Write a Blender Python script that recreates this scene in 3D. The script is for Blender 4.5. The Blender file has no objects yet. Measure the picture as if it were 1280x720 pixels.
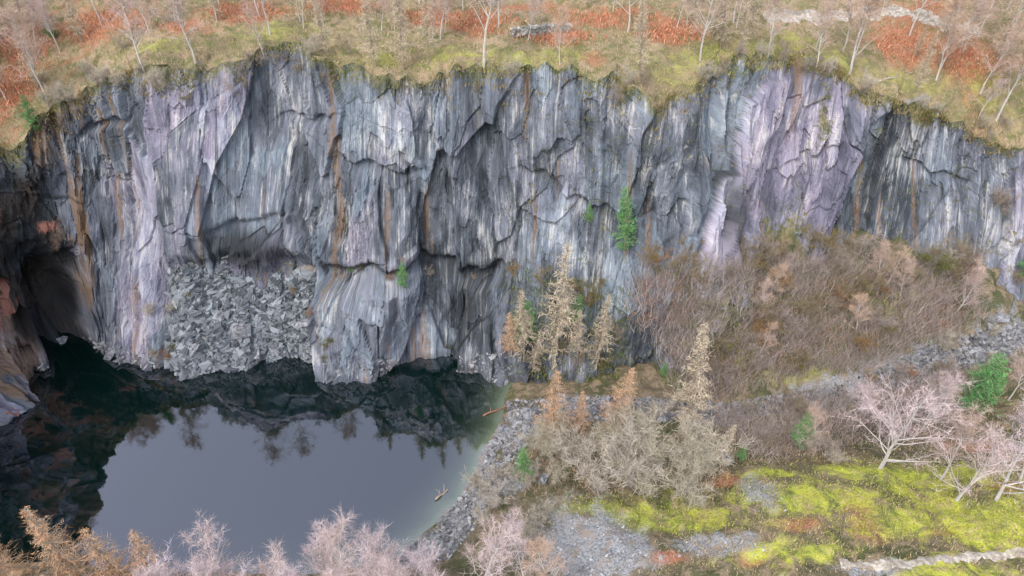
import bpy, math, random
import numpy as np
from mathutils import Vector, Matrix
from mathutils.bvhtree import BVHTree
random.seed(7); RNG=np.random.default_rng(7)
sc=bpy.context.scene
HC=80.0; P=math.radians(38); F=853.0
cam=bpy.data.cameras.new("camera"); cam.lens=24; cam.sensor_width=36; cam.clip_end=6000; cam.clip_start=1
co=bpy.data.objects.new("camera",cam); sc.collection.objects.link(co); sc.camera=co
co.location=(0,0,HC); co.rotation_euler=(math.radians(90-38),0,0)
try:
    sc.view_settings.view_transform='Standard'; sc.view_settings.look='None'; sc.view_settings.exposure=0
except Exception: pass
def raydir(u,v):
    a=(u-640)/F; b=-(v-360)/F
    return np.array([a, math.cos(P)+b*math.sin(P), -math.sin(P)+b*math.cos(P)])
def W(u,v,z):
    d=raydir(u,v); t=(z-HC)/d[2]
    return np.array([d[0]*t,d[1]*t,z])
# ---------------- noise helpers
def _h(ix,iy,seed):
    n=(ix.astype(np.int64)*374761393+iy.astype(np.int64)*668265263+seed*1442695041)&0xFFFFFFFF
    n=((n^(n>>13))*1274126177)&0xFFFFFFFF
    n=((n^(n>>15))*2246822519)&0xFFFFFFFF
    return ((n^(n>>16))&0xFFFFFF)/float(0xFFFFFF)
def vn(x,y,seed=0):
    ix=np.floor(x);iy=np.floor(y);fx=x-ix;fy=y-iy
    fx=fx*fx*(3-2*fx);fy=fy*fy*(3-2*fy)
    a=_h(ix,iy,seed);b=_h(ix+1,iy,seed);c=_h(ix,iy+1,seed);d=_h(ix+1,iy+1,seed)
    return (a*(1-fx)+b*fx)*(1-fy)+(c*(1-fx)+d*fx)*fy
def fbm(x,y,seed=0,o=4):
    s=0;a=.5;t=0
    for i in range(o):
        s=s+a*vn(x*2**i,y*2**i,seed+i*17);t+=a;a*=.5
    return s/t
def tri(x,y,seed):
    ix=np.floor(x);iy=np.floor(y);fx=x-ix;fy=y-iy
    a=_h(ix,iy,seed);b=_h(ix+1,iy,seed);c=_h(ix,iy+1,seed);d=_h(ix+1,iy+1,seed)
    flip=_h(ix,iy,seed+9)>.5
    t1=np.where(fx+fy<1,a+(b-a)*fx+(c-a)*fy,d+(c-d)*(1-fx)+(b-d)*(1-fy))
    t2=np.where(fx>fy,a+(b-a)*fx+(d-b)*fy,a+(d-c)*fx+(c-a)*fy)
    return np.where(flip,t1,t2)-.5
def voro(x,y,seed):
    ix=np.floor(x);iy=np.floor(y)
    f1=np.full(x.shape,9.);f2=np.full(x.shape,9.)
    out=[np.zeros(x.shape) for _ in range(5)]
    for i in(-1,0,1):
        for j in(-1,0,1):
            cx=ix+i;cy=iy+j
            px=cx+.1+.8*_h(cx,cy,seed);py=cy+.1+.8*_h(cx,cy,seed+1)
            dx=x-px;dy=y-py
            d=np.abs(dx)*.7+np.abs(dy)*.55+.35*np.sqrt(dx*dx+dy*dy)
            m=d<f1
            f2=np.where(m,f1,np.minimum(f2,d)); f1=np.where(m,d,f1)
            vals=(_h(cx,cy,seed+2),_h(cx,cy,seed+3),_h(cx,cy,seed+4),dx,dy)
            for k in range(5): out[k]=np.where(m,vals[k],out[k])
    return out,f2-f1
def ss(a,b,x):
    t=np.clip((x-a)/(b-a),0,1);return t*t*(3-2*t)
# ---------------- mesh helpers
def mesh_np(name,V,Fc,smooth=False):
    V=np.asarray(V,dtype=np.float32);Fc=np.asarray(Fc,dtype=np.int32)
    me=bpy.data.meshes.new(name);n=len(Fc);k=Fc.shape[1]
    me.vertices.add(len(V));me.vertices.foreach_set("co",V.ravel())
    me.loops.add(n*k);me.loops.foreach_set("vertex_index",Fc.ravel())
    me.polygons.add(n);me.polygons.foreach_set("loop_start",np.arange(0,n*k,k,dtype=np.int32))
    me.polygons.foreach_set("loop_total",np.full(n,k,dtype=np.int32))
    me.polygons.foreach_set("use_smooth",np.full(n,smooth,dtype=bool))
    me.update(calc_edges=True);me.validate();return me
def gridfaces(nr,nc):
    i=np.arange(nr-1)[:,None]*nc+np.arange(nc-1)[None,:]
    i=i.ravel();return np.stack([i,i+1,i+nc+1,i+nc],1)
def add(name,me,mat=None,**kw):
    o=bpy.data.objects.new(name,me);sc.collection.objects.link(o)
    if mat and me: me.materials.append(mat)
    for k,v in kw.items():o[k]=v
    return o
def vattr(me,name,arr):
    a=me.color_attributes.new(name,'FLOAT_COLOR','POINT')
    c=np.ones((len(me.vertices),4),dtype=np.float32);c[:,:arr.shape[1]]=arr
    a.data.foreach_set("color",c.ravel())
def uvl(me,uv):
    l=me.uv_layers.new(name="survey")
    idx=np.empty(len(me.loops),dtype=np.int32);me.loops.foreach_get("vertex_index",idx)
    l.data.foreach_set("uv",uv[idx].astype(np.float32).ravel())
# ---------------- material helper
class NT:
    def __init__(s,name):
        s.m=bpy.data.materials.new(name);s.m.use_nodes=True;s.t=s.m.node_tree;s.n=s.t.nodes;s.l=s.t.links
        s.b=s.n["Principled BSDF"];s.b.inputs["Roughness"].default_value=.9
        s.b.inputs["Specular IOR Level"].default_value=.15
    def N(s,ty,**k):
        x=s.n.new(ty)
        for a,b in k.items():setattr(x,a,b)
        return x
    def set(s,inp,v):
        if isinstance(v,bpy.types.NodeSocket): s.l.new(v,inp)
        else: inp.default_value=v
    def math(s,op,a,b=0.,c=None,clamp=False):
        x=s.N('ShaderNodeMath',operation=op,use_clamp=clamp);s.set(x.inputs[0],a);s.set(x.inputs[1],b)
        if c is not None:s.set(x.inputs[2],c)
        return x.outputs[0]
    def mix(s,f,a,b,mode='MIX'):
        x=s.N('ShaderNodeMix',data_type='RGBA',blend_type=mode)
        s.set(x.inputs[0],f)
        for i,v in((6,a),(7,b)):
            if isinstance(v,tuple):v=(*v,1)[:4]
            s.set(x.inputs[i],v)
        return x.outputs[2]
    def noise(s,vec,scale,detail=4,rough=.55,dist=0):
        x=s.N('ShaderNodeTexNoise');s.l.new(vec,x.inputs['Vector']);x.inputs['Scale'].default_value=scale
        x.inputs['Detail'].default_value=detail;x.inputs['Roughness'].default_value=rough;x.inputs['Distortion'].default_value=dist
        return x.outputs['Fac']
    def map(s,vec,sc_,loc=(0,0,0),rot=(0,0,0)):
        x=s.N('ShaderNodeMapping');s.l.new(vec,x.inputs[0]);x.inputs['Scale'].default_value=sc_;x.inputs['Location'].default_value=loc;x.inputs['Rotation'].default_value=rot
        return x.outputs[0]
    def ramp(s,f,stops):
        x=s.N('ShaderNodeValToRGB');s.l.new(f,x.inputs[0]);e=x.color_ramp.elements
        while len(e)<len(stops):e.new(.5)
        for q,(p,c) in zip(e,stops):
            q.position=p;q.color=(c,c,c,1) if not isinstance(c,tuple) else (*c,1)
        return x.outputs[0]
    def step(s,f,a,b): 
        x=s.N('ShaderNodeMapRange',interpolation_type='SMOOTHSTEP');s.set(x.inputs[0],f);x.inputs[1].default_value=a;x.inputs[2].default_value=b
        return x.outputs[0]
    def bump(s,h,st=.5,d=.3):
        x=s.N('ShaderNodeBump');x.inputs['Strength'].default_value=st;x.inputs['Distance'].default_value=d
        s.l.new(h,x.inputs['Height']);s.l.new(x.outputs[0],s.b.inputs['Normal'])
    def col(s,c): s.set(s.b.inputs['Base Color'],c if not isinstance(c,tuple) else (*c,1))
# ================= CLIFF RIBBON
B=[];R=[];U=[]
def cp(u,b,r): U.append(u);B.append(np.array(b,float));R.append(np.array(r,float))
cp(-900,(-100,-160,0),(-116,-160,44))
cp(-700,(-92,-60,0),(-108,-60,46))
cp(-560,(-86,-20,0),(-102,-20,47))
cp(-420,(-78,20,0),(-94,20,48))
cp(-300,(-73,45,0),(-89,45,48))
cp(-220,W(-8,590,0),(-88,62,48))
cp(-140,W(-2,530,0),(-88,78,46))
cp(-60,W(16,485,0),(-88,90,39))
for bu,bv,bz,ru,rv,rz in [(60,455,0,8,188,32),(110,425,0,62,158,33.5),(150,435,0,112,98,38),(200,462,0,190,85,41),(240,466,0,240,76,42),
    (290,458,0,290,68,42.5),(350,452,0,350,62,43),(430,466,0,430,85,43),(500,453,0,500,100,42),(560,438,0,560,85,43),(600,452,0,600,82,43),
    (632,480,0,632,82,43),(660,478,1,670,84,43),(700,480,2,720,86,43),(760,474,3,775,108,42),(800,470,3,815,122,41.5),(862,462,4,865,108,42),(890,390,10,900,85,43),
    (915,340,15,930,72,43.3),(960,348,14.5,985,60,43.5),(1040,342,15,1050,88,41),(1100,325,16.5,1110,118,38),(1200,355,14,1190,155,35),(1225,390,10,1230,172,32),
    (1290,388,10,1290,185,30),(1400,388,10,1420,200,28)]:
    cp(bu,W(bu,bv,bz),W(ru,rv,rz))
cp(1700,(200,95,8),(205,118,28)); cp(2100,(420,110,8),(430,135,28))
U=np.array(U,float);B=np.array(B);R=np.array(R)
M=(B+R)/2;seg=np.r_[0,np.cumsum(np.linalg.norm(np.diff(M[:,:2],axis=0),axis=1))]
fine0=np.interp(-260,U,seg);fine1=np.interp(1450,U,seg)
S=np.r_[np.arange(seg[0],fine0,1.5),np.arange(fine0,fine1,.17),np.arange(fine1,seg[-1],2.0)]
uS=np.interp(S,seg,U)
def ic(A):
    a=np.stack([np.interp(S,seg,A[:,k]) for k in range(3)],1)
    k=17;ker=np.ones(k)/k
    out=a.copy()
    for q in range(3):
        p=np.pad(a[:,q],k//2,mode='edge');out[:,q]=np.convolve(p,ker,'valid')
    return out
Bc=ic(B);Rc=ic(R)
nr=330
T=np.linspace(-.12,1,nr)
X=Bc[None]*(1-T)[:,None,None]+Rc[None]*T[:,None,None]
H=X[:,:,2].copy()
SS=np.broadcast_to(S[None],H.shape);UU=np.broadcast_to(uS[None],H.shape);TT=np.broadcast_to(T[:,None],H.shape)
tan=np.gradient((Bc+Rc)/2,axis=0)[:,:2]
k=61
for q in range(2): tan[:,q]=np.convolve(np.pad(tan[:,q],k//2,mode='edge'),np.ones(k)/k,'valid')
tan/=np.linalg.norm(tan,axis=1)[:,None]
nrm=np.stack([tan[:,1],-tan[:,0]],1)
rl=ss(700,900,UU)
wx=SS+.4*(fbm(SS/8,H/14,3)-.5)-.25*rl*(H-20)
wh=H+1.0*(fbm(SS/7,H/12,5)-.5)
c1,e1=voro((wx-.22*H)/15,(wh+.25*SS)/23,11)
c2,e2=voro((wx+.05*H)/6.0+7,(wh-.5*SS)/12,21)
c3,e3=voro((wx-.03*H)/2.4,(wh+.5*SS)/6,31)
c4,e4=voro(wx/.8,(wh+.3*SS)/2.0,41)
brk=ss(.38,.60,fbm(SS/14,H/10,77))
D=5.6*tri((wx-.30*H)/15,(wh+.5*SS)/20,301)
D+=3.2*tri((wx+.18*H)/6.5+.3,(wh-.75*SS)/13,302)
D+=1.8*tri((wx-.10*H)/2.9+.7,(wh+.5*SS)/8,303)*(.6+.7*brk)
D+=.7*tri((wx+.03*H)/1.1+.2,(wh-.3*SS)/3.6,304)*(.45+brk)
D+=ss(0,.02,e1)*2.6*(c1[0]-.5)+ss(0,.02,e2)*1.9*(c2[0]-.5)+ss(0,.04,e3)*.95*(c3[0]-.5)*(.35+brk)+.4*(c4[0]-.5)*(.25+brk)
D+=.8*(fbm(SS/24,H/50,29)-.5)
D-=.2*(1-ss(0,.02,e2))+.4*(1-ss(0,.015,e1))
shelf=ss(392,405,UU)*(1-ss(610,650,UU))
hl=12.8+3.0*tri(SS/9,SS*0+.3,51)*2+1.6*tri(SS/2.2,SS*0+.4,52)
D+=shelf*(2.0*(1-ss(hl-.5,hl+.1,H))-1.4*np.exp(-np.abs((H-hl-1.1)/1.1)**3)*ss(.35,.6,vn(SS/7,SS*0,53)+.15))
D-=3.6*ss(180,225,UU)*(1-ss(380,400,UU))*(1-ss(11,17,H+3*tri(SS/5,SS*0,13)))
D+=2.0*ss(394,400,UU+3*tri(H/3,H*0,6))*(1-ss(470,500,UU+6*tri(H/4,H*0,16)))*(1-ss(10.5,12,H+2.5*tri(SS/4,SS*0,7)))
for uc,amp,w,sl in((118,2.2,6,.02),(170,-1.4,4,.06),(565,2.4,5,-.06),(640,-1.2,4,.05),(735,-1.4,5,.04),(840,1.6,3,.08),(880,2.6,6,.14),(935,-1.6,5,.2),(1010,2.2,4,.35),(1085,2.6,6,.25),(1140,1.4,4,.3),(1215,1.6,4,.1)):
    scn=np.interp(uc,uS,S);dd=(SS-scn-(H-22)*sl-1.2*tri(H/5,H*0+.2,int(uc)))
    D+=amp*ss(0,.6,dd)*np.exp(-np.maximum(dd,0)/w)
sp=ss(-170,-110,UU)*(1-ss(-45,0,UU+16*tri(H/4,H*0,17)))
lft=1-ss(60,170,UU)
D+=.5*sp+2.4*sp*tri(SS/2.5,H/3,18)+2.0*lft*tri(SS/2.2,H/4,19)+1.3*lft*tri(SS/1.1,H/2,20)+.8*lft*(c4[0]-.5)
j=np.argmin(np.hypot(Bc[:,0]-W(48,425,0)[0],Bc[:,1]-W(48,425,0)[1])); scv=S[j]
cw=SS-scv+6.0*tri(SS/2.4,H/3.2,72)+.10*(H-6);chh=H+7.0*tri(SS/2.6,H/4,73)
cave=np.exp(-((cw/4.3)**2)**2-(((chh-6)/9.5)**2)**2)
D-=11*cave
for uc,hc,w_,h_,dp,sl in((310,18.5,8,1.5,2.0,.12),(470,29,7,.6,1.4,-.12),(262,24,.7,8,1.2,0),(530,20,.8,6,1.3,0),(165,33,6,.6,1.5,.35),(690,27,6,.5,1.2,-.4),(590,9,3,5,1.6,0),(1180,27,6,.6,1.2,-.3),(380,34,6,.5,1.0,.3),(1000,30,5,.5,1.1,.4)):
    scn=np.interp(uc,uS,S);D-=dp*np.exp(-np.abs((SS-scn)/w_)**3-np.abs((H-hc-sl*(SS-scn)-2.0*tri(SS/2.5,SS*0+.4,5))/h_)**3)
fadeT=1-.3*ss(.93,1,TT)
D*=fadeT
rimn=ss(.82,1,TT)
D+=rimn*2.4*tri(SS/3.1,SS*0+.5,93)
X[:,:,0]+=nrm[None,:,0]*D;X[:,:,1]+=nrm[None,:,1]*D
X[:,:,2]+=(3.4*tri(SS/5,SS*0+.3,91)+2.0*tri(SS/1.7,SS*0+.3,92))*rimn
V=X.reshape(-1,3);cliffF=gridfaces(*H.shape)
cl=mesh_np("cliff",V,cliffF,False);uvl(cl,np.stack([(SS-.2*rl*(H-20)).ravel(),H.ravel()],1))
n6=fbm(SS/5,H/8,61)
rust=np.clip(.8*(1-ss(60,180,UU))*ss(.42,.65,n6)+.5*np.exp(-((TT-1)/.08)**2)*fbm(SS/3,H/3,62)+.7*np.exp(-((UU-122)/8)**2)*ss(.1,.3,TT)*(1-ss(.3,.75,TT))+.65*ss(.64,.74,fbm(SS/1.6,H/22,66)),0,1)
red=ss(-260,-140,UU)*(1-ss(10,60,UU))*ss(.42,.56,fbm(SS/2,H/2.5,63))*(1-ss(26,32,H))*ss(5,10,H)*.9+.9*np.exp(-((SS-scv-2)/1.8)**2-((H-19)/1.2)**2)
mossm=np.exp(-((1-TT)/(.015+.14*fbm(SS/5,SS*0,68)**1.5))**2)*.8+.5*ss(.6,.8,fbm(SS/5,H/9,64))*ss(650,800,UU)+.35*(1-ss(0,.25,TT))*ss(420,640,UU)+.1*shelf*np.exp(-((H-hl)/.9)**2)
for uc,hc,w_,h_ in((1015,35,1.5,5),(800,36,1.5,4),(1090,33,2,3),(1250,22,2,7),(965,20,3,3),(600,36,1.5,4),(850,12,6,7),(350,12,6,2),(740,22,1.5,5),(215,9,3,3),(690,12,8,5),(905,26,1.5,6)):
    scn=np.interp(uc,uS,S);mossm+=.6*np.exp(-((SS-scn-.08*(H-hc))/w_)**2-((H-hc)/h_)**2)
dark=.7*shelf*np.exp(-((H-hl-1.8)/1.3)**2)+np.clip(1-e2/.03,0,1)*.3+np.clip(1-e1/.02,0,1)*.6  # overhang shade painted as a dark band above the shelf, plus dark cracks
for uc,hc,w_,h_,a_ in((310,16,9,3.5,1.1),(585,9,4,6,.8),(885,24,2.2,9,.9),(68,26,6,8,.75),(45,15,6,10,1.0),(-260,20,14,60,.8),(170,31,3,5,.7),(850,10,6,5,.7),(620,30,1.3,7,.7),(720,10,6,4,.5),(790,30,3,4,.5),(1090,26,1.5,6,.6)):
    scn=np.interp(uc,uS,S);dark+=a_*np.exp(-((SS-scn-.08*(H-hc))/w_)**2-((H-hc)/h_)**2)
dark+=.6*(1-ss(0,.06,TT))+2*cave  # cave term paints the recess's shade into the rock colour
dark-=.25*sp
vattr(cl,"tint",np.stack([np.clip(c1[0]*.55+c2[1]*.45+.15*sp+.12*rl,0,1).ravel(),(c3[0]*.5+.5*c2[2]).ravel(),rust.ravel()],1))
vattr(cl,"cover_shade",np.stack([np.clip(mossm,0,1).ravel(),np.clip(red,0,1).ravel(),np.clip(dark,0,1.6).ravel()],1))
m=NT("slate_rock");uv=m.N('ShaderNodeUVMap',uv_map="survey").outputs[0]
at=m.N('ShaderNodeAttribute',attribute_name="tint");sx=m.N('ShaderNodeSeparateColor');m.l.new(at.outputs['Color'],sx.inputs[0])
ac=m.N('ShaderNodeAttribute',attribute_name="cover_shade");sy=m.N('ShaderNodeSeparateColor');m.l.new(ac.outputs['Color'],sy.inputs[0])
st1=m.noise(m.map(uv,(.6,.05,1),rot=(0,0,.08)),1,4,.65,.25);st2=m.noise(m.map(uv,(3.0,.13,1),rot=(0,0,.1)),1,4,.7,.15);pat=m.noise(m.map(uv,(.13,.07,1)),1,4,.65,.4);fi=m.noise(uv,2.2,4,.7)
blot=m.noise(m.map(uv,(.55,.2,1),rot=(0,0,.08)),1,6,.76,.3)
v=m.math('ADD',m.math('MULTIPLY',st1,.32),m.math('ADD',m.math('MULTIPLY',pat,.28),m.math('MULTIPLY',blot,.40)))
v=m.math('ADD',v,m.math('MULTIPLY',m.math('SUBTRACT',sx.outputs[1],.5),.17))
v=m.math('ADD',v,m.math('MULTIPLY',m.math('SUBTRACT',sx.outputs[0],.5),.14))
c=m.ramp(v,[(.36,(.037,.043,.052)),(.44,(.09,.102,.125)),(.52,(.155,.168,.205)),(.60,(.25,.255,.29)),(.70,(.43,.43,.44))])
c=m.mix(m.step(m.math('ADD',m.math('MULTIPLY',sx.outputs[0],.55),m.math('MULTIPLY',pat,.6)),.54,.78),c,m.mix(1.0,c,(1.09,.95,1.06),'MULTIPLY'))
c=m.mix(m.step(m.math('ADD',m.math('MULTIPLY',sx.outputs[1],.4),m.math('MULTIPLY',blot,.6)),.48,.68),c,m.mix(1.0,c,(.88,1.0,1.02),'MULTIPLY'))
ws=m.step(m.math('ADD',m.math('MULTIPLY',st2,.42),m.math('ADD',m.math('MULTIPLY',blot,.34),m.math('MULTIPLY',pat,.28))),.53,.65)
c=m.mix(m.math('MULTIPLY',ws,.72),c,(.52,.50,.47))
dk=m.step(m.noise(m.map(uv,(1.2,.05,1),loc=(9,3,0)),1,4,.7,.2),.56,.68)
c=m.mix(m.math('MULTIPLY',dk,.7),c,(.04,.045,.052))
c=m.mix(m.math('MULTIPLY',m.step(m.math('ADD',sx.outputs[2],m.math('MULTIPLY',m.math('SUBTRACT',fi,.5),1.2)),.3,.9),.75),c,(.21,.125,.065))
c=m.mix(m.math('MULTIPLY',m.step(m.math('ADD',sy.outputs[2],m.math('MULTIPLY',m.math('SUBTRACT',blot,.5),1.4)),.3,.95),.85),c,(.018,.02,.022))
c=m.mix(m.math('MULTIPLY',m.step(m.math('ADD',sy.outputs[1],m.math('MULTIPLY',m.math('SUBTRACT',blot,.5),2.0)),.4,.8),.7),c,(.38,.17,.13))
ge=m.N('ShaderNodeNewGeometry');sn=m.N('ShaderNodeSeparateXYZ');m.l.new(ge.outputs['Normal'],sn.inputs[0])
up=m.step(sn.outputs[2],.72,.94)
mm=m.step(m.math('ADD',m.math('ADD',m.math('MULTIPLY',up,.35),sy.outputs[0]),m.math('MULTIPLY',m.math('SUBTRACT',fi,.5),1.6)),.5,.85)
mc=m.mix(m.step(blot,.42,.6),(.055,.068,.018),(.19,.165,.075))
c=m.mix(m.math('MULTIPLY',mm,.9),c,mc)
m.col(c);m.bump(m.math('ADD',m.math('MULTIPLY',st2,.9),m.math('MULTIPLY',fi,.6)),1.0,.5)
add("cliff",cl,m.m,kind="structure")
# ================= PLATEAU
dl=np.r_[0,np.arange(.5,62,.5),np.array([66,72,80,92,110,140,180,240,340,500,800,1300,2400])]
cs=np.r_[np.arange(0,len(S),2),len(S)-1];rim=X[-1][cs]
rd=np.stack([rim[:,0],rim[:,1]-20],1);rd/=np.linalg.norm(rd,axis=1)[:,None]
smr=Rc[cs]
DL=dl[:,None]
f=ss(0,8,DL)
PX=rim[None,:,0]*(1-f)+smr[None,:,0]*f+rd[None,:,0]*DL;PY=rim[None,:,1]*(1-f)+smr[None,:,1]*f+rd[None,:,1]*DL
rz=rim[None,:,2]*(1-f)+(smr[None,:,2]+.4)*f
PZ=rz*(1-ss(0,34,DL))+ (46+.05*np.maximum(DL-35,0))*ss(0,34,DL)
PZ=np.minimum(PZ,110)
am=ss(0,3,DL)
PZ=PZ+am*(3.6*(fbm(PX/13,PY/13,101)-.5)+1.6*(fbm(PX/2.5,PY/2.5,103)-.5)+.3*(vn(PX/.8,PY/.8,104)-.5))
PV=np.stack([PX,PY,PZ],2).reshape(-1,3);platF=gridfaces(*PX.shape)
# ================= LOWER GROUND
ctl=[(660,525,1.5),(700,520,2.5),(760,500,3),(820,500,3.5),(900,492,4),(1000,490,5),(1100,462,7),(1200,432,9),(1290,418,10),(1450,418,10),
(915,345,15.5),(960,348,15.5),(1040,344,16),(1100,325,17.5),(1200,355,15),(1230,395,11),(890,430,7.5),(860,470,4),(980,420,9.5),(1100,400,11.5),
(640,560,2),(700,560,4),(800,560,5),(900,560,5.5),(1000,560,6),(1100,565,8),(1290,560,10),(760,600,6),(700,640,6),(930,640,9.5),(940,595,9),(1050,620,10.5),(1290,620,11),(700,720,7),(900,720,9.5),(1290,720,12),
(560,660,2.5),(540,720,4),(600,600,2),(640,480,0.5),(760,480,3),
(300,800,5.5),(0,800,5.5),(-200,800,6),(500,800,6),(300,950,11),(0,950,11),(700,900,11),(1100,900,13),(1450,750,13),(1500,500,11),(1700,420,9)]
C=np.array([W(*c) for c in ctl]+[(-60,0,13),(0,0,14),(60,0,15),(0,-60,15),(-60,-60,13),(80,-60,16),(120,40,14),(150,0,15),(-40,-110,14),(120,-110,15),(40,95,17),(70,95,15)]+[(-70,95,-1),(-40,95,-1),(0,95,-1),(20,90,1),(-95,60,-1),(-95,30,-1)])
def tps(C,lam=.5):
    n=len(C);xy=C[:,:2]/50
    d=np.linalg.norm(xy[:,None]-xy[None],axis=2);K=np.where(d>0,d*d*np.log(d+1e-9),0)+np.eye(n)*lam*1e-2
    Pm=np.c_[np.ones(n),xy];A=np.block([[K,Pm],[Pm.T,np.zeros((3,3))]])
    w=np.linalg.solve(A,np.r_[C[:,2],0,0,0])
    def fn(x,y):
        q=np.stack([x.ravel(),y.ravel()],1)/50;out=w[n]+q@w[n+1:]
        for i in range(n):
            d2=((q-xy[i])**2).sum(1);out=out+w[i]*.5*d2*np.log(d2+1e-12)
        return out.reshape(x.shape)
    return fn
tf=tps(C)
shore=[W(u,v,0)[:2] for u,v in[(634,495),(628,515),(612,545),(598,580),(572,620),(540,655),(505,690),(470,706),(390,714),(300,712),(200,716),(90,704),(0,700),(-80,700)]]
shore+= [np.array([-74,36.]),np.array([-100,45.]),np.array([-100,100.]),np.array([-30,100.]),np.array([0,100.]),np.array([2,84.])]
shore=np.array(shore)
def sdist(x,y,poly):
    d=np.full(x.shape,1e9);ins=np.zeros(x.shape,bool);n=len(poly)
    for i in range(n):
        a=poly[i];b=poly[(i+1)%n];e=b-a;px=x-a[0];py=y-a[1]
        t=np.clip((px*e[0]+py*e[1])/(e@e),0,1);d=np.minimum(d,np.hypot(px-t*e[0],py-t*e[1]))
        c=((a[1]>y)!=(b[1]>y))&(x<(b[0]-a[0])*(y-a[1])/(b[1]-a[1]+1e-12)+a[0]);ins^=c
    return np.where(ins,-d,d)
gx=np.r_[-2500,-1200,-600,-300,-180,-130,np.arange(-100,115,.4),125,145,180,260,400,800,1500,2600]
gy=np.r_[-2500,-1200,-600,-300,-160,-100,-60,-30,-10,5,15,np.arange(22,104,.4),110,130]
GX,GY=np.meshgrid(gx,gy)
Gz=tf(np.clip(GX,-100,150),np.clip(GY,-110,130))
Gz=np.clip(Gz,-1,19)
sd=sdist(GX,GY,shore)+1.6*(fbm(GX/4,GY/4,200)-.5)
land=np.clip(Gz,.6,99)
tal=ss(74,82,GY)*ss(25,32,GX)
nz=(2.4+4.0*tal)*(fbm(GX/7,GY/7,201)-.5)+(1.1+1.6*tal)*(fbm(GX/2,GY/2,202)-.5)+.3*(vn(GX/.7,GY/.7,203)-.5)
Gz=np.where(sd>0, land*ss(0,7,sd)+.12*np.minimum(sd,3)+nz*ss(0,4,sd), -.25*np.abs(sd)-.05)
Gz=np.maximum(Gz,-7)
pa=W(300,463,0)
hx=(GX-pa[0]);yb=np.interp(GX,[W(u,460,0)[0] for u in(120,160,190,215,240,300,350,400)],[W(120,432,0)[1],W(160,446,0)[1],W(190,458,0)[1],W(210,468,0)[1],W(240,476,0)[1],W(300,458,0)[1],W(350,450,0)[1],W(400,458,0)[1]])
yb=yb+1.6*(vn(GX/1.8,GX*0,8)-.5)
heap=(GY-yb)*1.25-.75*np.maximum(-hx-9,0)-1.5*np.maximum(hx-11,0)+3.4*(fbm(GX/3.5,GY/3.5,210)-.5)
heap=np.minimum(heap,10+3*vn(GX/3,GX*0,4)+.3*(GY-yb))
hm=(hx>-26)&(hx<17)&(GY>yb-.5)&(GY<yb+14)&(heap>0)
Gz=np.where(hm,np.maximum(Gz,heap),Gz)
GV=np.stack([GX,GY,Gz],2).reshape(-1,3);gF=gridfaces(*GX.shape)
allV=np.r_[V,PV,GV];allF=np.r_[cliffF,platF+len(V),gF+len(V)+len(PV)]
tree=BVHTree.FromPolygons(allV.tolist(),allF.tolist())
nC=len(cliffF);nP=len(platF)
def hit(u,v):
    d=raydir(u,v);r=tree.ray_cast(Vector((0,0,HC)),Vector(d))
    if r[0] is None:return None
    k=0 if r[2]<nC else(1 if r[2]<nC+nP else 2)
    return np.array(r[0]),k,np.array(r[1])
def drop(x,y,z=200):
    r=tree.ray_cast(Vector((x,y,z)),Vector((0,0,-1)));return np.array(r[0]) if r[0] is not None else None
def masks(Vx,blobs,n=3,sy=.75):
    out=np.zeros((len(Vx),n))
    for ch,u,v,ru,rv in blobs:
        h=hit(u,v)
        if h is None:continue
        p=h[0];dep=np.linalg.norm(p-np.array([0,0,HC]));ppm=F/dep
        rx=ru/ppm;ry=rv/(ppm*sy)
        g=np.exp(-((Vx[:,0]-p[0])/rx)**2-((Vx[:,1]-p[1])/ry)**2)
        out[:,ch]=np.maximum(out[:,ch],g)
    return out
pm=masks(PV,[(1,600,28,50,16),(1,700,45,40,12),(1,760,22,70,12),(1,1130,55,45,20),(1,1210,75,45,20),(1,130,30,70,16),(1,310,15,50,14),(1,20,110,30,25),(1,20,55,50,22),(1,540,20,30,14),(1,840,40,35,14),(1,660,10,60,10),(1,1150,20,50,12),(1,430,6,50,10),(1,740,72,20,8),(1,230,35,40,8),
 (0,350,35,50,10),(0,640,70,50,9),(0,705,68,40,8),(0,570,62,40,8),(0,960,62,60,14),(0,880,65,40,12),(0,1130,105,50,8),(0,480,72,30,8),(0,1050,72,40,8),(0,830,85,40,9),(0,200,55,40,6),(0,1010,50,50,6),(0,1240,120,40,8),
 (2,1000,20,40,3),(2,640,88,20,3),(2,1150,125,20,4)],sy=.33)
pm[:,0]*=.68;pm[:,1]*=.9
gm=masks(GV,[(0,820,645,100,22),(0,1000,620,90,24),(0,1230,640,100,30),(0,1150,600,90,20),(0,1250,672,80,20),(0,745,636,50,10),(0,1190,715,80,14),(0,1080,590,60,12),(0,960,590,40,10),(0,860,655,50,10),(0,1000,690,80,12),(0,1130,650,80,20),(0,1100,380,60,25),(0,940,440,30,20),(0,1000,470,50,8),
 (1,1080,650,26,26),(1,835,695,30,8),(1,910,600,30,12),(1,1220,560,40,10),(1,1000,655,30,8),(1,940,700,20,8),(1,1180,665,30,6),(1,1250,610,20,8),(1,900,380,30,30),(1,1170,390,30,25),
 (2,735,685,75,50),(2,950,612,22,22),(2,890,680,45,12),(2,1090,712,40,8),(2,730,508,60,14),(2,820,512,60,13),(2,900,525,50,10),(2,1060,482,60,12),(2,1130,458,60,14),(2,1200,438,60,16),(2,1280,418,60,16),(2,1360,415,60,30),
 (2,600,590,26,50),(2,650,540,40,22),(2,575,640,30,30),(2,525,690,40,25),(2,300,410,150,90),(2,170,440,60,40),(2,640,600,30,20)])
gm[:,0]*=.85;gm[:,2]*=.92
plat=mesh_np("plateau",PV,platF,True);vattr(plat,"masks",pm)
gr=mesh_np("ground",GV,gF,True);vattr(gr,"masks",gm)
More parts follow.
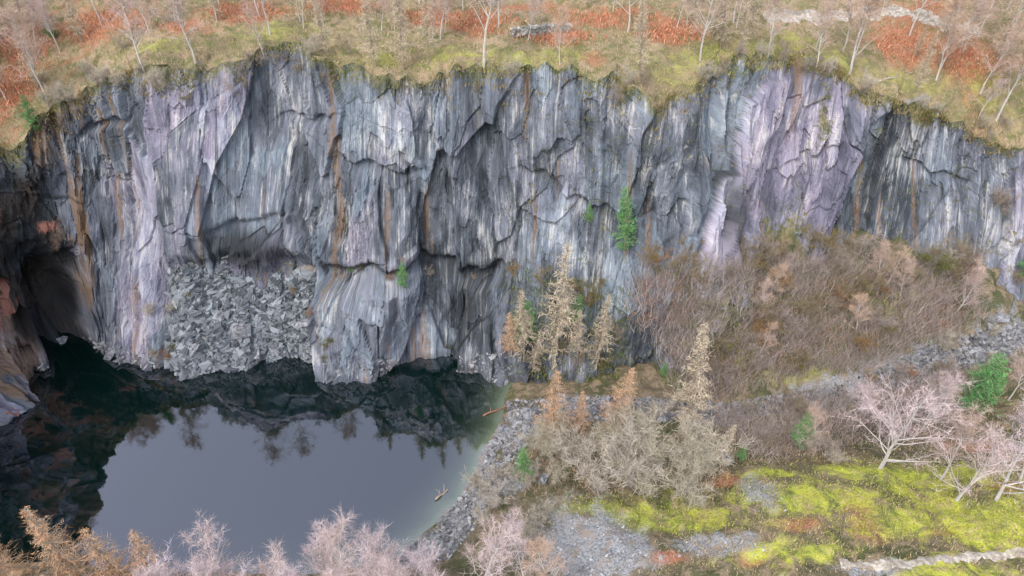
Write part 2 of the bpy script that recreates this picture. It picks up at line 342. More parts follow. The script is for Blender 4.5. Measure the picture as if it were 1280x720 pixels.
def groundmat(name,b1,b2,b3,gl=(.15,.155,.17),gh=(.40,.40,.42),ml=(.15,.19,.04),mh=(.40,.41,.07)):
    m=NT(name);g=m.N('ShaderNodeNewGeometry');p=g.outputs['Position']
    a=m.N('ShaderNodeAttribute',attribute_name="masks");s=m.N('ShaderNodeSeparateColor');m.l.new(a.outputs['Color'],s.inputs[0])
    n1=m.noise(p,.12,4,.65,.6);n2=m.noise(p,.6,5,.7,.5);n3=m.noise(p,3.5,3,.7);n4=m.noise(m.map(p,(1,1,1),loc=(40,7,3)),.3,5,.7,.8)
    c=m.mix(m.step(n1,.4,.6),b1,b2);c=m.mix(m.step(n2,.45,.62),c,b3)
    def mk(ch,lo=.32,hi=.6,nn=n2,am=1.8): return m.step(m.math('ADD',s.outputs[ch],m.math('MULTIPLY',m.math('SUBTRACT',nn,.5),am)),lo,hi)
    br=m.mix(m.step(n3,.35,.65),(.22,.08,.045),(.44,.19,.12))
    c=m.mix(m.math('MULTIPLY',mk(1,.3,.9,n4,2.4),.8),c,br)
    ms=m.mix(m.step(n4,.38,.62),ml,mh);ms=m.mix(m.math('MULTIPLY',m.step(n2,.48,.66),.7),ms,(.36,.29,.15))
    c=m.mix(m.math('MULTIPLY',mk(0,.2,.85,n4,2.2),.92),c,ms)
    gv=m.mix(m.step(n3,.3,.7),gl,gh);gv=m.mix(m.step(n2,.48,.66),gv,(.24,.20,.17))
    c=m.mix(m.math('MULTIPLY',mk(2,.25,.65,n4,2.0),.95),c,gv)
    c=m.mix(m.math('MULTIPLY',m.step(n3,.5,.75),.35),c,m.mix(1,c,(.45,.42,.4),'MULTIPLY'))
    m.col(c);m.bump(m.math('ADD',n3,m.math('MULTIPLY',n2,1.5)),.8,.4);return m.m
add("plateau_terrain",plat,groundmat("heath_ground",(.22,.18,.105),(.32,.24,.16),(.14,.145,.06),ml=(.13,.15,.045),mh=(.32,.32,.09)),kind="structure")
add("ground",gr,groundmat("quarry_floor_ground",(.13,.105,.07),(.07,.075,.035),(.21,.16,.11),(.12,.125,.135),(.36,.36,.38),ml=(.17,.21,.04),mh=(.44,.45,.065)),kind="structure")
# ================= WATER
m=NT("pool_water");m.b.inputs['Roughness'].default_value=.4
wa=m.N('ShaderNodeAttribute',attribute_name="shallow");sw=m.N('ShaderNodeSeparateColor');m.l.new(wa.outputs['Color'],sw.inputs[0])
m.col(m.mix(sw.outputs[0],(.001,.007,.006),(.11,.14,.09)))
g=m.N('ShaderNodeNewGeometry');gl=m.N('ShaderNodeBsdfGlossy');gl.inputs['Roughness'].default_value=.012;gl.inputs['Color'].default_value=(.93,.89,1,1)
mx=m.N('ShaderNodeMixShader');fr=m.N('ShaderNodeFresnel');fr.inputs[0].default_value=1.8
m.l.new(m.math('MULTIPLY',fr.outputs[0],2.0,clamp=True),mx.inputs[0]);m.l.new(m.b.outputs[0],mx.inputs[1]);m.l.new(gl.outputs[0],mx.inputs[2])
m.b.inputs["Specular IOR Level"].default_value=0
m.l.new(mx.outputs[0],m.n['Material Output'].inputs[0])
bp=m.N('ShaderNodeBump');bp.inputs['Strength'].default_value=.05;bp.inputs['Distance'].default_value=.05;m.l.new(m.noise(g.outputs['Position'],1.2,3),bp.inputs['Height']);m.l.new(bp.outputs[0],gl.inputs['Normal'])
wxs=np.linspace(-110,14,250);wys=np.linspace(28,104,150);wX,wY=np.meshgrid(wxs,wys)
wm=mesh_np("water",np.stack([wX,wY,wX*0],2).reshape(-1,3),gridfaces(150,250),True)
wsd=sdist(wX,wY,shore)+1.6*(fbm(wX/4,wY/4,200)-.5)
sh_=np.exp(-np.maximum(-wsd,0)/1.8)*ss(-45,-5,wX)
vattr(wm,"shallow",np.stack([sh_.ravel()]*3,1))
add("water",wm,m.m,kind="structure")
# ================= VEGETATION meshes
def matv(name,cols,rand=.5,rough=.9,islands=True,trans=0):
    m=NT(name);oi=m.N('ShaderNodeObjectInfo');g=m.N('ShaderNodeNewGeometry')
    f=g.outputs['Random Per Island'] if islands else m.noise(g.outputs['Position'],1.5,2)
    c=m.mix(f,cols[0],cols[1])
    if len(cols)>2:c=m.mix(m.math('MULTIPLY',oi.outputs['Random'],rand),c,cols[2])
    m.col(c);m.b.inputs['Roughness'].default_value=rough;m.b.inputs["Specular IOR Level"].default_value=0;return m.m
M_btr=matv("birch_bark",[(.56,.53,.5),(.28,.25,.24)],islands=False)
M_ltr=matv("larch_bark",[(.32,.27,.22),(.17,.14,.11)],islands=False)
M_str=matv("shrub_stems",[(.38,.34,.31),(.19,.165,.15)],islands=False)
M_btw=matv("birch_twigs",[(.30,.22,.21),(.54,.43,.41),(.46,.32,.22)],.8)
M_ftw=matv("pale_birch_twigs",[(.36,.28,.31),(.66,.56,.58),(.50,.38,.33)],.6)
M_ltw=matv("orange_larch_twigs",[(.46,.24,.13),(.72,.45,.27),(.5,.32,.18)],.5)
M_lcw=matv("cream_larch_twigs",[(.36,.29,.20),(.62,.52,.39),(.45,.39,.3)],.6)
M_stw=matv("pale_shrub_twigs",[(.26,.225,.19),(.52,.46,.40),(.32,.29,.20)],.7)
M_dtw=matv("grey_shrub_twigs",[(.15,.12,.11),(.38,.32,.30),(.18,.14,.07)],.9)
M_rtw=matv("rusty_shrub_twigs",[(.18,.08,.04),(.36,.20,.11),(.09,.11,.03)],.95)
M_pin=matv("pine_needles",[(.05,.14,.045),(.18,.36,.12),(.10,.25,.10)],.6)
class MB:
    def __init__(s):s.v=[];s.f=[]
    def tube(s,pts,rad,n=4):
        b=len(s.v)
        for i,(p,r) in enumerate(zip(pts,rad)):
            d=pts[min(i+1,len(pts)-1)]-pts[max(i-1,0)];d=d/(np.linalg.norm(d)+1e-9)
            a=np.cross(d,(0,0,1) if abs(d[2])<.9 else (1,0,0));a/=np.linalg.norm(a);c=np.cross(d,a)
            for k in range(n):
                t=2*math.pi*k/n;s.v.append(p+r*(a*math.cos(t)+c*math.sin(t)))
        for i in range(len(pts)-1):
            for k in range(n):
                s.f.append((b+i*n+k,b+i*n+(k+1)%n,b+(i+1)*n+(k+1)%n,b+(i+1)*n+k))
    def mesh(s,name):return mesh_np(name,np.array(s.v),np.array(s.f))
def twigmesh(name,P0,Dv,Wd,rng):
    n=len(P0);r=rng.normal(size=(n,3));a=np.cross(Dv,r);a/=np.linalg.norm(a,axis=1)[:,None]+1e-9
    Wd=np.broadcast_to(np.asarray(Wd),(n,))[:,None]
    V=np.stack([P0-a*Wd*.5,P0+a*Wd*.5,P0+Dv],1).reshape(-1,3)
    return mesh_np(name,V,np.arange(3*n).reshape(-1,3))
def nrmz(v):return v/(np.linalg.norm(v)+1e-9)
def broad(seed,Ht,spread,nb,stems=1,low=.2,tw=12,twl=1.0,tww=.04,droop=-.1,elev=(.5,1.2),lw=1.0):
    rng=np.random.default_rng(seed);mb=MB();P0=[];DV=[]
    stemlist=[]
    for sidx in range(stems):
        a=rng.uniform(0,6.28);ln=rng.uniform(.02,.16) if stems==1 else rng.uniform(.15,.65)
        pts=[];p=np.array([0,0,-.3]);d=nrmz(np.array([math.cos(a)*ln,math.sin(a)*ln,1]))
        h=Ht*(1 if stems==1 else rng.uniform(.6,.95))
        for i in range(7):
            pts.append(p.copy());p=p+d*h/6;d=nrmz(d+rng.normal(size=3)*.09+np.array([0,0,.05]))
        r0=Ht*.013*lw if stems==1 else Ht*.008
        mb.tube(pts,[r0*(1-i/6.6) for i in range(7)],5 if stems==1 else 3);stemlist.append(np.array(pts))
    for i in range(nb):
        pts=stemlist[i%stems];f=low+(.97-low)*rng.random()**.8;x=f*6;k=min(int(x),5);p=pts[k]+(pts[k+1]-pts[k])*(x-k)
        a=rng.uniform(0,6.28);e=rng.uniform(*elev)
        L=spread*(1.1-.75*f)*rng.uniform(.7,1.25) if stems==1 else spread*rng.uniform(.35,.7)
        d=np.array([math.cos(a)*math.cos(e),math.sin(a)*math.cos(e),math.sin(e)]);bp=[p.copy()]
        for q in range(5):
            p=p+d*L/5;d=nrmz(d+rng.normal(size=3)*.16+np.array([0,0,.06 if q<3 else droop]));bp.append(p.copy())
        r=Ht*.005*lw*(1.2-f*.6);mb.tube(bp,[r*(1-.17*q) for q in range(6)],3);bp=np.array(bp)
        for s in range(8):
            x=rng.uniform(.9,5);k=min(int(x),4);p=bp[k]+(bp[k+1]-bp[k])*(x-k)
            d=nrmz(nrmz(bp[k+1]-bp[k])*.8+rng.normal(size=3)*.6);sl=L*rng.uniform(.2,.42)
            P0.append(p);DV.append(d*sl)
            for t in range(tw):
                q=p+d*sl*rng.uniform(.15,1);dd=nrmz(d*.7+rng.normal(size=3)*.6+np.array([0,0,.1]))
                P0.append(q);DV.append(dd*twl*rng.uniform(.5,1.2))
    return mb.mesh("limbs"),twigmesh("twigs",np.array(P0),np.array(DV),tww,rng)
def conif(seed,Ht,rad,nb,per,twl,tww,lowf=.12,hang=-.35,taper=1.0,cl=.35):
    rng=np.random.default_rng(seed);mb=MB();P0=[];DV=[]
    pts=[np.array([rng.normal()*.06*i**.5,rng.normal()*.06*i**.5,-.3+Ht*i/7]) for i in range(8)]
    mb.tube(pts,[Ht*.011*(1-i/7.5) for i in range(8)],5)
    for i in range(nb):
        f=lowf+(1-lowf)*rng.random()**.9;z=Ht*f;a=rng.uniform(0,6.28)
        L=rad*((1-f)**taper+.06)*rng.uniform(.55,1.2)*(1 if f>lowf+.08 else .6);e=rng.uniform(-.15,.4)
        d=np.array([math.cos(a)*math.cos(e),math.sin(a)*math.cos(e),math.sin(e)]);p=np.array([pts[4][0]*f,pts[4][1]*f,z]);bp=[p,p+d*L*.5+np.array([0,0,-.04*L]),p+d*L+np.array([0,0,.02*L])]
        mb.tube(bp,[.05,.035,.012],3)
        for s in range(max(4,int(per*(L/rad+.2)))):
            t=rng.uniform(.1,1);q=p+d*L*t+np.array([0,0,-.05*L]);dd=nrmz(rng.normal(size=3)*.8+d*.6+np.array([0,0,hang]))
            P0.append(q+rng.normal(size=3)*cl*.3);DV.append(dd*twl*rng.uniform(.5,1.2)*(.5+.6*(1-f)))
    return mb.mesh("limbs"),twigmesh("twigs",np.array(P0),np.array(DV),tww,rng)
sh_meshes=[broad(s,5,3.6,28,stems=12,low=.25,tw=8,twl=.85,tww=.034) for s in(31,32,33)]
ds=[broad(s,5,3.4,18,stems=9,low=.2,tw=6,twl=.95,tww=.036) for s in(35,36,37)]
LIB={
'birch':[broad(s,13,5.2,30,low=.22,tw=10,twl=1.15,tww=.032) for s in(1,2,3,4,9)],
'front':[broad(s,13,4.6,30,low=.25,tw=11,twl=1.0,tww=.024) for s in(5,6,7,8)],
'wide':[broad(s,11,6.0,28,low=.12,tw=9,twl=1.0,tww=.03,elev=(.3,1.1),lw=1.4) for s in(11,12)],
'larch':[conif(s,16,3.8,190,22,.95,.045,hang=-.4,taper=.85) for s in(21,22)],
'cream':[conif(s,16,3.4,170,22,.9,.048,hang=-.4) for s in(24,25)],
'shrub':sh_meshes,
'dshrub':ds,
'rshrub':[(a.copy(),b.copy()) for a,b in ds],
'pine':[conif(s,9,2.3,90,40,.55,.1,lowf=.1,hang=.15,taper=.6,cl=.7) for s in(41,42)],
}
MATS={'birch':(M_btr,M_btw),'front':(M_btr,M_ftw),'wide':(M_btr,M_ftw),'larch':(M_ltr,M_ltw),'cream':(M_ltr,M_lcw),'shrub':(M_str,M_stw),'dshrub':(M_str,M_dtw),'rshrub':(M_str,M_rtw),'pine':(M_ltr,M_pin)}
for k,l in LIB.items():
    for a,b in l:a.materials.append(MATS[k][0]);b.materials.append(MATS[k][1])
INFO={'birch':("birch_tree","bare birch tree with pale trunk and pinkish twigs","tree","birches around the quarry"),
'front':("birch_tree","bare birch with fine lavender-pink twigs","tree","birches around the quarry"),
'wide':("birch_tree","wide bare birch with pinkish spreading twigs on grass","tree","birches around the quarry"),
'larch':("larch_tree","slender larch tree with orange-tan leafless branches","tree","larches around the quarry"),
'cream':("larch_tree","slender larch tree with pale cream leafless branches","tree","larches around the quarry"),
'shrub':("shrub","bare pale-brown multi-stemmed shrub on rough ground","shrub","bare shrubs on the quarry slopes"),
'dshrub':("shrub","bare grey-brown tangled shrub on a rocky slope","shrub","bare shrubs on the quarry slopes"),
'rshrub':("shrub","rust-coloured tangled shrub on a rocky slope","shrub","bare shrubs on the quarry slopes"),
'pine':("pine_tree","small green conifer tree growing among bare scrub","tree","green conifers in the quarry")}
HB={'birch':13,'front':13,'wide':11,'larch':16,'cream':16,'shrub':5,'dshrub':5,'rshrub':5,'pine':9}
def tree_at(kind,p,h,label=None,wide=1.0):
    l=LIB[kind];a,b=random.choice(l);nm,lb,cat,grp=INFO[kind]
    e=bpy.data.objects.new(nm,None);e.empty_display_size=.5;sc.collection.objects.link(e)
    s=h/HB[kind];e.location=p;e.scale=(s*wide,s*wide,s);e.rotation_euler=(random.gauss(0,.06),random.gauss(0,.06),random.uniform(0,6.28))
    e["label"]=label or lb;e["category"]=cat;e["group"]=grp
    for n,me in(("stems" if 'shrub' in kind else "trunk",a),("twigs" if 'shrub' in kind else "crown",b)):
        o=bpy.data.objects.new(n,me);sc.collection.objects.link(o);o.parent=e
    return e
def T(kind,u,v,h,**k):
    r=hit(u,v)
    if r is not None:tree_at(kind,r[0],h,**k)
def inpoly(x,y,poly):
    c=False;n=len(poly)
    for i in range(n):
        a=poly[i];b=poly[(i+1)%n]
        if (a[1]>y)!=(b[1]>y) and x<(b[0]-a[0])*(y-a[1])/(b[1]-a[1])+a[0]:c=not c
    return c
def scat(poly,n,only=None):
    xs=[p[0] for p in poly];ys=[p[1] for p in poly];out=[];tr=0
    while len(out)<n and tr<n*12:
        tr+=1;x=random.uniform(min(xs),max(xs));y=random.uniform(min(ys),max(ys))
        if not inpoly(x,y,poly):continue
        h=hit(x,y)
        if h is None or (only is not None and h[1] not in only):continue
        if h[0][2]<.1:continue
        out.append(h[0])
    return out
for x,y,h,kd in [(-57,40,16,'larch'),(-53,38,16,'larch'),(-49.5,40.5,15,'cream'),(-46.5,39,17,'larch'),(-43,40,15,'larch'),(-60,41,14,'front'),(-51,35,15,'larch'),(-45,35,15,'larch'),(-55,34,15,'larch'),(-40,40,13,'larch')]+[(-36+i*3.5+random.uniform(-1,1),39.5+random.uniform(-2,1.5),random.uniform(12,15),'front') for i in range(10)]+[(-41+i*4.2+random.uniform(-1,1),34+random.uniform(-2,1.5),random.uniform(11,14),'front') for i in range(9)]+[(1.5,39,11,'front'),(4,37,10,'birch')]:
    p=drop(x,y,60)
    if p is not None:
        tree_at(kd,p,h)
for i in range(16):
    p=drop(-92+random.uniform(-4,2),48+i*2.6,150)
    if p is not None:tree_at('birch',p,random.uniform(8,11))
for k,u,v,h in [('cream',692,458,23),('cream',655,450,15),('cream',745,460,15),('larch',690,548,14),('larch',765,540,14),('cream',858,540,20),('cream',722,452,11),('larch',640,445,10),('cream',885,595,11),('larch',725,545,9),('cream',665,470,9),
  ('wide',1100,585,14),('front',1150,540,12),('front',1060,530,10),('birch',1175,600,11),('wide',1245,625,13),('wide',1195,625,11),('front',1275,600,13),('birch',1020,560,8),('birch',1260,500,10),
  ('pine',1210,512,11),('pine',1000,560,7),('pine',505,360,5),('pine',658,425,8),('pine',714,405,6),('pine',735,280,3.5),('pine',45,165,6),('pine',1228,500,9),('pine',925,575,3),('pine',68,50,5),('pine',655,600,6),('pine',440,340,3),('pine',1275,350,6),('pine',830,470,3),
  ('cream',505,88,15),('cream',470,84,14),('cream',535,80,12),('birch',605,82,17),('birch',1062,92,16),('birch',875,75,14),('birch',180,88,14),('birch',60,128,15),('birch',1245,150,15),('birch',1170,100,13),('birch',245,80,13),('cream',410,70,11),('cream',900,60,13),('cream',800,95,12),('birch',785,40,13),('birch',700,80,8),('birch',660,50,8),('birch',330,70,9),('birch',960,70,10),('birch',1020,85,9)]:
    T(k,u,v,h)
T('pine',780,320,11.5,wide=.72,label="slim pale green conifer growing from the cliff face")
for p in scat([(-80,150),(50,130),(110,60),(400,40),(500,60),(560,50),(560,-30),(-80,-30)],78,(1,)): tree_at(random.choice(['birch','birch','birch','cream']),p,random.uniform(6,13))
for p in scat([(560,-35),(560,30),(800,50),(900,50),(960,-10),(960,-35)],20,(1,)): tree_at(random.choice(['birch','cream']),p,random.uniform(6,12))
for p in scat([(780,60),(1000,70),(1180,140),(1350,190),(1350,-30),(960,-30),(900,30)],42,(1,)): tree_at(random.choice(['birch','birch','cream']),p,random.uniform(6,13))
def SH(poly,n,h0,h1,only=None,kind='shrub'):
    for p in scat(poly,n,only):tree_at(random.choice(kind.split(',')),p-np.array([0,0,.2]),random.uniform(h0,h1))
SH([(700,560),(870,550),(900,620),(860,640),(700,630)],14,6,9)
SH([(860,350),(1200,340),(1210,400),(1080,450),(900,490),(850,470)],52,2.8,5.5,(2,),'dshrub,dshrub,dshrub,rshrub')
SH([(880,305),(1200,325),(1200,360),(880,350)],26,3,6.5,None,'shrub,dshrub,dshrub,rshrub')
for p in scat([(870,350),(1200,340),(1210,400),(1080,450),(900,490)],9,(2,)): tree_at('birch',p,random.uniform(6,8.5))
SH([(640,330),(780,360),(770,470),(640,460)],18,2,4,None,'dshrub,rshrub')
SH([(790,330),(890,330),(880,430),(800,400)],16,2,4.5,None,'dshrub,rshrub')
SH([(560,600),(680,540),(690,660),(600,690)],10,2.5,4.5)
SH([(890,520),(1060,500),(1080,580),(930,585)],15,2.5,4.5,None,'shrub,dshrub,dshrub')
SH([(700,500),(900,500),(900,540),(700,540)],10,1.5,3,None,'shrub,dshrub')
SH([(1060,450),(1280,400),(1280,470),(1060,500)],12,1.5,3.5,None,'shrub,dshrub')
SH([(1080,470),(1200,450),(1200,540),(1080,540)],8,2,4,None,'dshrub,rshrub')
SH([(180,365),(240,370),(245,475),(190,460)],7,1.5,3,None,'dshrub,shrub,rshrub')
SH([(340,350),(410,380),(420,450),(380,460)],6,1.2,2.2,None,'dshrub,rshrub')
SH([(400,330),(620,330),(620,370),(400,360)],8,1,2,None,'dshrub,rshrub')
SH([(60,60),(400,60),(600,80),(780,100),(860,110),(960,60),(1100,110),(1260,170),(1260,190),(1100,125),(960,80),(830,130),(560,95),(420,90),(60,140)],26,1.8,3.6)
SH([(40,90),(400,55),(600,75),(780,100),(860,105),(960,55),(1100,105),(1260,165),(1260,200),(1100,140),(960,90),(830,145),(560,110),(420,105),(60,170)],44,1.4,3.2,None,'dshrub,dshrub,rshrub')
SH([(1230,250),(1280,250),(1280,390),(1225,380)],6,2,3.5,None,'dshrub')
SH([(640,560),(700,550),(720,600),(640,620)],5,3,5)
def tufts(name,pts,K,h,w,cols,spread=.5,label=None,lean=.9):
    if len(pts)==0:return
    p=np.repeat(np.array(pts),K,0);n=len(p);rng=np.random.default_rng(len(pts))
    p=p+np.c_[rng.normal(size=(n,2))*spread,np.zeros(n)-.05]
    a=rng.uniform(0,6.28,n);hh=h*rng.uniform(.4,1.2,n)
    s=np.c_[np.cos(a),np.sin(a),rng.normal(size=n)*.3]*w*.5;b=rng.uniform(0,6.28,n);ln=rng.uniform(.1,lean,n)*hh
    tip=p+np.c_[np.cos(b)*ln,np.sin(b)*ln,hh]
    V=np.stack([p-s,p+s,tip],1).reshape(-1,3)
    add(name,mesh_np(name,V,np.arange(3*n).reshape(-1,3)),matv(name+"_leaf",cols),kind="stuff")
full=[(-60,0),(1340,0),(1340,200),(1200,170),(1100,125),(980,75),(830,130),(500,105),(350,70),(110,100),(60,170),(-60,200)]
tufts("dead_grass",scat(full,4500,(1,))+scat([(640,540),(1290,440),(1290,580),(930,580),(900,620),(700,620),(620,620)],1500,(2,))+scat([(860,600),(1290,600),(1290,720),(800,720)],900,(2,)),8,.5,.1,[(.22,.17,.10),(.47,.37,.23)])
rb=[]
for u,v,ru,rv in [(600,28,60,18),(700,45,50,12),(760,22,80,14),(1130,55,55,20),(1210,75,55,22),(130,30,90,20),(310,15,70,15),(20,110,35,30),(20,60,60,25),(840,40,50,15),(540,20,40,12),(430,8,60,10)]:
    rb+=scat([(u-ru,v),(u,v-rv),(u+ru,v),(u,v+rv)],150,(1,))
tufts("bracken",rb,9,.6,.16,[(.32,.12,.065),(.60,.29,.18)],1.3)
tufts("withered_bracken",scat([(860,350),(1200,340),(1210,400),(900,480),(860,470)],700,(2,))+scat([(790,340),(880,340),(860,400),(800,400)],120,(0,)),9,.6,.16,[(.14,.06,.03),(.36,.17,.09)],.7)
tufts("heather",scat([(840,330),(1210,330),(1215,410),(1080,450),(870,490)],2400,(0,2))+scat([(640,330),(790,360),(780,480),(640,470)],700),9,.6,.13,[(.05,.075,.02),(.20,.23,.06)],.6)
tal_poly=[(850,330),(1210,325),(1225,400),(1090,455),(900,495),(840,480),(850,400)]
tufts("brushwood",scat(tal_poly,2600,(0,2))+scat([(790,350),(860,330),(860,470),(790,400)],300)+scat([(880,520),(1060,490),(1200,460),(1200,540),(930,580)],700,(2,)),14,2.6,.05,[(.16,.12,.11),(.46,.39,.36)],.9,lean=1.0)
mg=scat([(700,620),(900,630),(930,580),(1290,570),(1290,690),(960,660),(860,670),(720,640)],1700,(2,))+scat([(300,50),(560,60),(740,90),(620,90),(420,80)],300,(0,1))+scat([(880,50),(1000,60),(1180,150),(1150,130),(980,80),(860,110)],300,(0,1))
tufts("grass",mg,8,.3,.1,[(.17,.21,.04),(.44,.45,.10)],.5)
lg=scat([(880,60),(960,60),(900,330),(1250,180),(1260,380),(620,90),(640,480),(800,480),(820,130)],700,(0,))
tufts("ledge_moss",lg,14,.35,.1,[(.06,.075,.018),(.24,.21,.09)],.4)
rimT=[]
while len(rimT)<800:
    u=random.uniform(0,1280);jx=int(np.argmin(np.abs(uS-u)))
    if fbm(np.array(S[jx]/6),np.array(.5),400)<.47 and random.random()<.85:continue
    tr_=1-abs(random.gauss(0,.045));r_=min(nr-1,int((tr_+.12)/1.12*(nr-1)));rimT.append(X[r_,jx])
tufts("rim_grass",rimT,12,.6,.12,[(.10,.09,.03),(.36,.28,.15)],.5)
def rocks(name,pts,s0,s1,cols,sink=.2):
    n=len(pts);rng=np.random.default_rng(n);p=np.array(pts)
    base=np.array([[x,y,z] for z in(-1,1) for y in(-1,1) for x in(-1,1)],float)*.5
    sz=(s0+(s1-s0)*rng.random(n)**4)[:,None]*np.stack([rng.uniform(.7,1.4,n),rng.uniform(.6,1.1,n),rng.uniform(.25,.7,n)],1)
    v=base[None]+rng.normal(size=(n,8,3))*.13;v=v*sz[:,None]
    q,_=np.linalg.qr(rng.normal(size=(n,3,3)));q2=np.eye(3)[None]*.9+q*.55;v=np.einsum('nij,nkj->nki',q2,v)
    v=v+p[:,None]+np.array([0,0,.05])
    fc=np.array([[0,2,3,1],[4,5,7,6],[0,1,5,4],[2,6,7,3],[0,4,6,2],[1,3,7,5]])
    add(name,mesh_np(name,v.reshape(-1,3),(np.arange(n)[:,None,None]*8+fc[None]).reshape(-1,4)),matv(name+"_stone",cols),kind="stuff")
rocks("rubble",scat([(100,425),(165,400),(210,335),(320,325),(412,350),(418,455),(330,462),(245,488),(170,458)],8000,(2,)),.18,1.5,[(.07,.078,.09),(.24,.26,.285)])
rocks("scree",scat([(640,500),(760,495),(900,505),(1040,485),(1180,428),(1290,400),(1290,435),(1160,475),(1040,515),(800,530),(650,525)],6000,(2,)),.18,.8,[(.08,.08,.09),(.27,.27,.28)])
rocks("shore_stones",scat([(632,500),(670,520),(650,580),(610,640),(560,700),(470,715),(520,670),(590,590)],2600,(2,))+scat([(60,440),(110,420),(200,455),(240,480),(200,480),(110,435),(30,490)],300)+scat([(400,455),(640,440),(640,480),(430,472)],250),.18,.8,[(.09,.09,.10),(.31,.31,.32)])
rocks("gravel",scat([(680,640),(790,650),(810,700),(770,725),(670,725)],700,(2,))+scat([(925,595),(975,600),(985,640),(940,640)],120,(2,))+scat([(850,665),(960,680),(950,700),(840,700)],100,(2,)),.08,.28,[(.22,.22,.24),(.42,.42,.44)])
def boulder(seed):
    import bmesh
    rng=random.Random(seed);bm=bmesh.new()
    pts=[bm.verts.new((rng.gauss(0,.5),rng.gauss(0,.42),rng.gauss(0,.3))) for _ in range(22)]
    r=bmesh.ops.convex_hull(bm,input=pts)
    for v in [v for v in bm.verts if not v.link_faces]:bm.verts.remove(v)
    me=bpy.data.meshes.new("boulder");bm.to_mesh(me);bm.free();me.materials.append(MB_);return me
mm_=NT("boulder_slate");g=mm_.N('ShaderNodeNewGeometry');mm_.col(mm_.mix(mm_.step(mm_.noise(g.outputs['Position'],1.5,5,.7),.35,.65),(.07,.075,.09),(.27,.27,.29)));MB_=mm_.m
BL=[boulder(i) for i in range(5)]
for u,v,s in [(300,415,2.6),(320,440,2.0),(385,405,1.8),(350,440,1.5),(240,440,1.5),(275,395,1.8),(905,575,1.6),(1150,440,1.6),(1240,415,1.6),(660,520,1.4),(700,500,1.3),(640,540,1.2),(1250,400,1.6),(360,465,1.6),(140,440,1.8),(95,430,1.8),(1010,520,1.4),(680,600,1.4),(610,600,1.0)]:
    r=hit(u,v)
    if r is None:continue
    o=bpy.data.objects.new("boulder",random.choice(BL));sc.collection.objects.link(o);o.location=r[0]+np.array([0,0,s*.1]);o.scale=(s,s,s);o.rotation_euler=(random.random(),random.random(),random.random()*6)
    o["label"]="grey angular slate boulder lying on loose rubble";o["category"]="boulder";o["group"]="boulders on the quarry floor"
def log(u0,v0,u1,v1,r,col,label):
    a=hit(u0,v0);b=hit(u1,v1)
    if a is None or b is None:return
    a=a[0]+[0,0,.15];b=b[0]+[0,0,.15];a[2]=max(a[2],.15);b[2]=max(b[2],.15)
    mb=MB();pts=[a+(b-a)*t+np.array([0,0,.15*math.sin(t*7)]) for t in np.linspace(0,1,7)];mb.tube(pts,[r*(1-.6*t) for t in np.linspace(0,1,7)],7)
    for t in(.3,.5,.7):
        p=a+(b-a)*t;d=nrmz((b-a)*.3/np.linalg.norm(b-a)+RNG.normal(size=3)*.3+np.array([0,0,.6]));mb.tube([p,p+d*.6,p+d*1.2],[r*.4,r*.3,r*.1],4)
    o=add("fallen_log",mb.mesh("log"),matv("log_wood",[col,tuple(c*.5 for c in col)],islands=False),label=label,category="log")
log(8,518,32,527,.18,(.4,.16,.1),"reddish driftwood log lying at the water's edge")
log(604,524,634,508,.16,(.3,.15,.11),"reddish fallen log on the stony shore")
log(1095,104,1140,92,.2,(.4,.36,.3),"pale fallen tree trunk lying on the grass")
log(545,628,560,616,.15,(.45,.35,.27),"pale driftwood branch at the pool edge")
pts=[]
for t in np.linspace(0,1,46):
    h=hit(640+72*t,46-6*t)
    if h is not None:
        for lv in range(4):pts.append(h[0]+np.array([random.gauss(0,.08),random.gauss(0,.1),.15+.35*lv]))
rocks("stone_wall",pts,.5,.9,[(.16,.16,.15),(.4,.38,.36)])
o=bpy.data.objects["stone_wall"];del o["kind"];o["label"]="low ruined drystone wall of grey slate";o["category"]="wall"
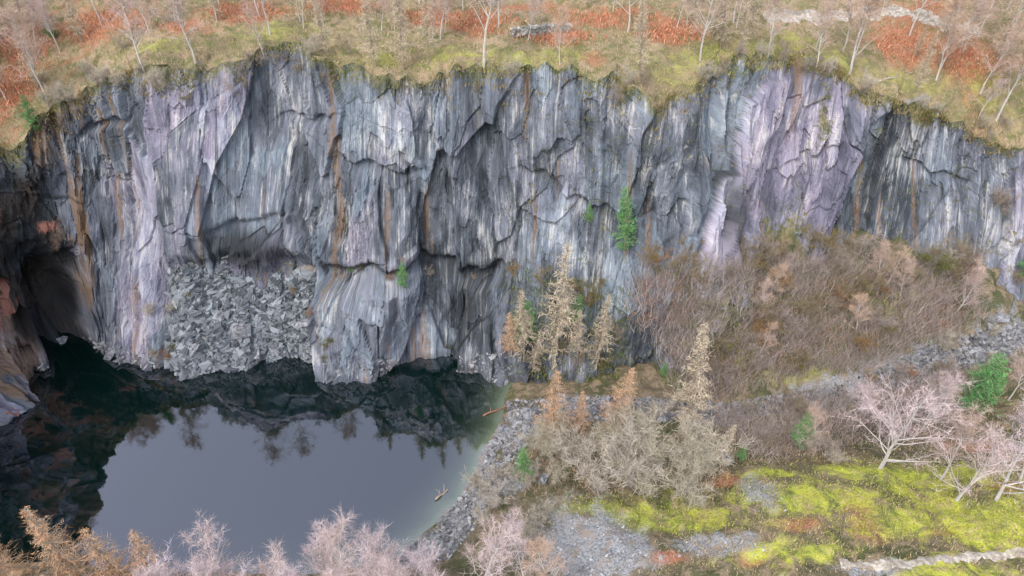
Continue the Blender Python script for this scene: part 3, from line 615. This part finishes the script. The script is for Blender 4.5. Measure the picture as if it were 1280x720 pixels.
def path(pxs,w,name):
    ctr=[]
    for u,v in pxs:
        h=hit(u,v)
        if h is not None:ctr.append(h[0])
    ctr=np.array(ctr);t=np.linspace(0,len(ctr)-1,80);cx=np.interp(t,range(len(ctr)),ctr[:,0]);cy=np.interp(t,range(len(ctr)),ctr[:,1])
    tn=np.stack([np.gradient(cx),np.gradient(cy)],1);tn/=np.linalg.norm(tn,axis=1)[:,None];V=[]
    for i in range(80):
        for q in np.linspace(-1,1,7):
            ww=w*(1+.3*math.sin(i*.7)+.2*math.sin(i*1.9));x=cx[i]-tn[i,1]*q*ww/2;y=cy[i]+tn[i,0]*q*ww/2;p=drop(x,y)
            V.append((x,y,p[2]+.07-.14*abs(q)**4))
    m=NT("path_gravel");g=m.N('ShaderNodeNewGeometry');m.col(m.mix(m.step(m.noise(g.outputs['Position'],1.5,5,.7),.35,.65),(.22,.19,.16),(.44,.40,.36)))
    add(name,mesh_np(name,V,gridfaces(80,7),True),m.m,kind="structure")
path([(955,23),(1000,22),(1060,19),(1120,14),(1180,30),(1225,38)],3.4,"path")
path([(1050,705),(1120,706),(1200,697),(1295,688)],1.3,"path")
# ================= LIGHT
w=bpy.data.worlds.new("World");sc.world=w;w.use_nodes=True;nt=w.node_tree
sky=nt.nodes.new('ShaderNodeTexSky');sky.sky_type='NISHITA';sky.sun_disc=False;sky.sun_elevation=math.radians(52);sky.sun_rotation=math.radians(212);sky.dust_density=4;sky.air_density=1.6;sky.ozone_density=3
hs=nt.nodes.new('ShaderNodeHueSaturation');hs.inputs['Saturation'].default_value=.5;hs.inputs['Value'].default_value=2.6
nt.links.new(sky.outputs[0],hs.inputs['Color']);bg=nt.nodes['Background'];nt.links.new(hs.outputs[0],bg.inputs[0]);bg.inputs[1].default_value=.15
sl=bpy.data.lights.new("sun",'SUN');sl.energy=1.2;sl.angle=math.radians(10);sl.color=(1,.94,.86)
so=bpy.data.objects.new("sun",sl);sc.collection.objects.link(so)
el=math.radians(52);az=math.radians(212)
dv=Vector((math.sin(az)*math.cos(el),math.cos(az)*math.cos(el),math.sin(el)))
so.rotation_euler=dv.to_track_quat('Z','Y').to_euler()
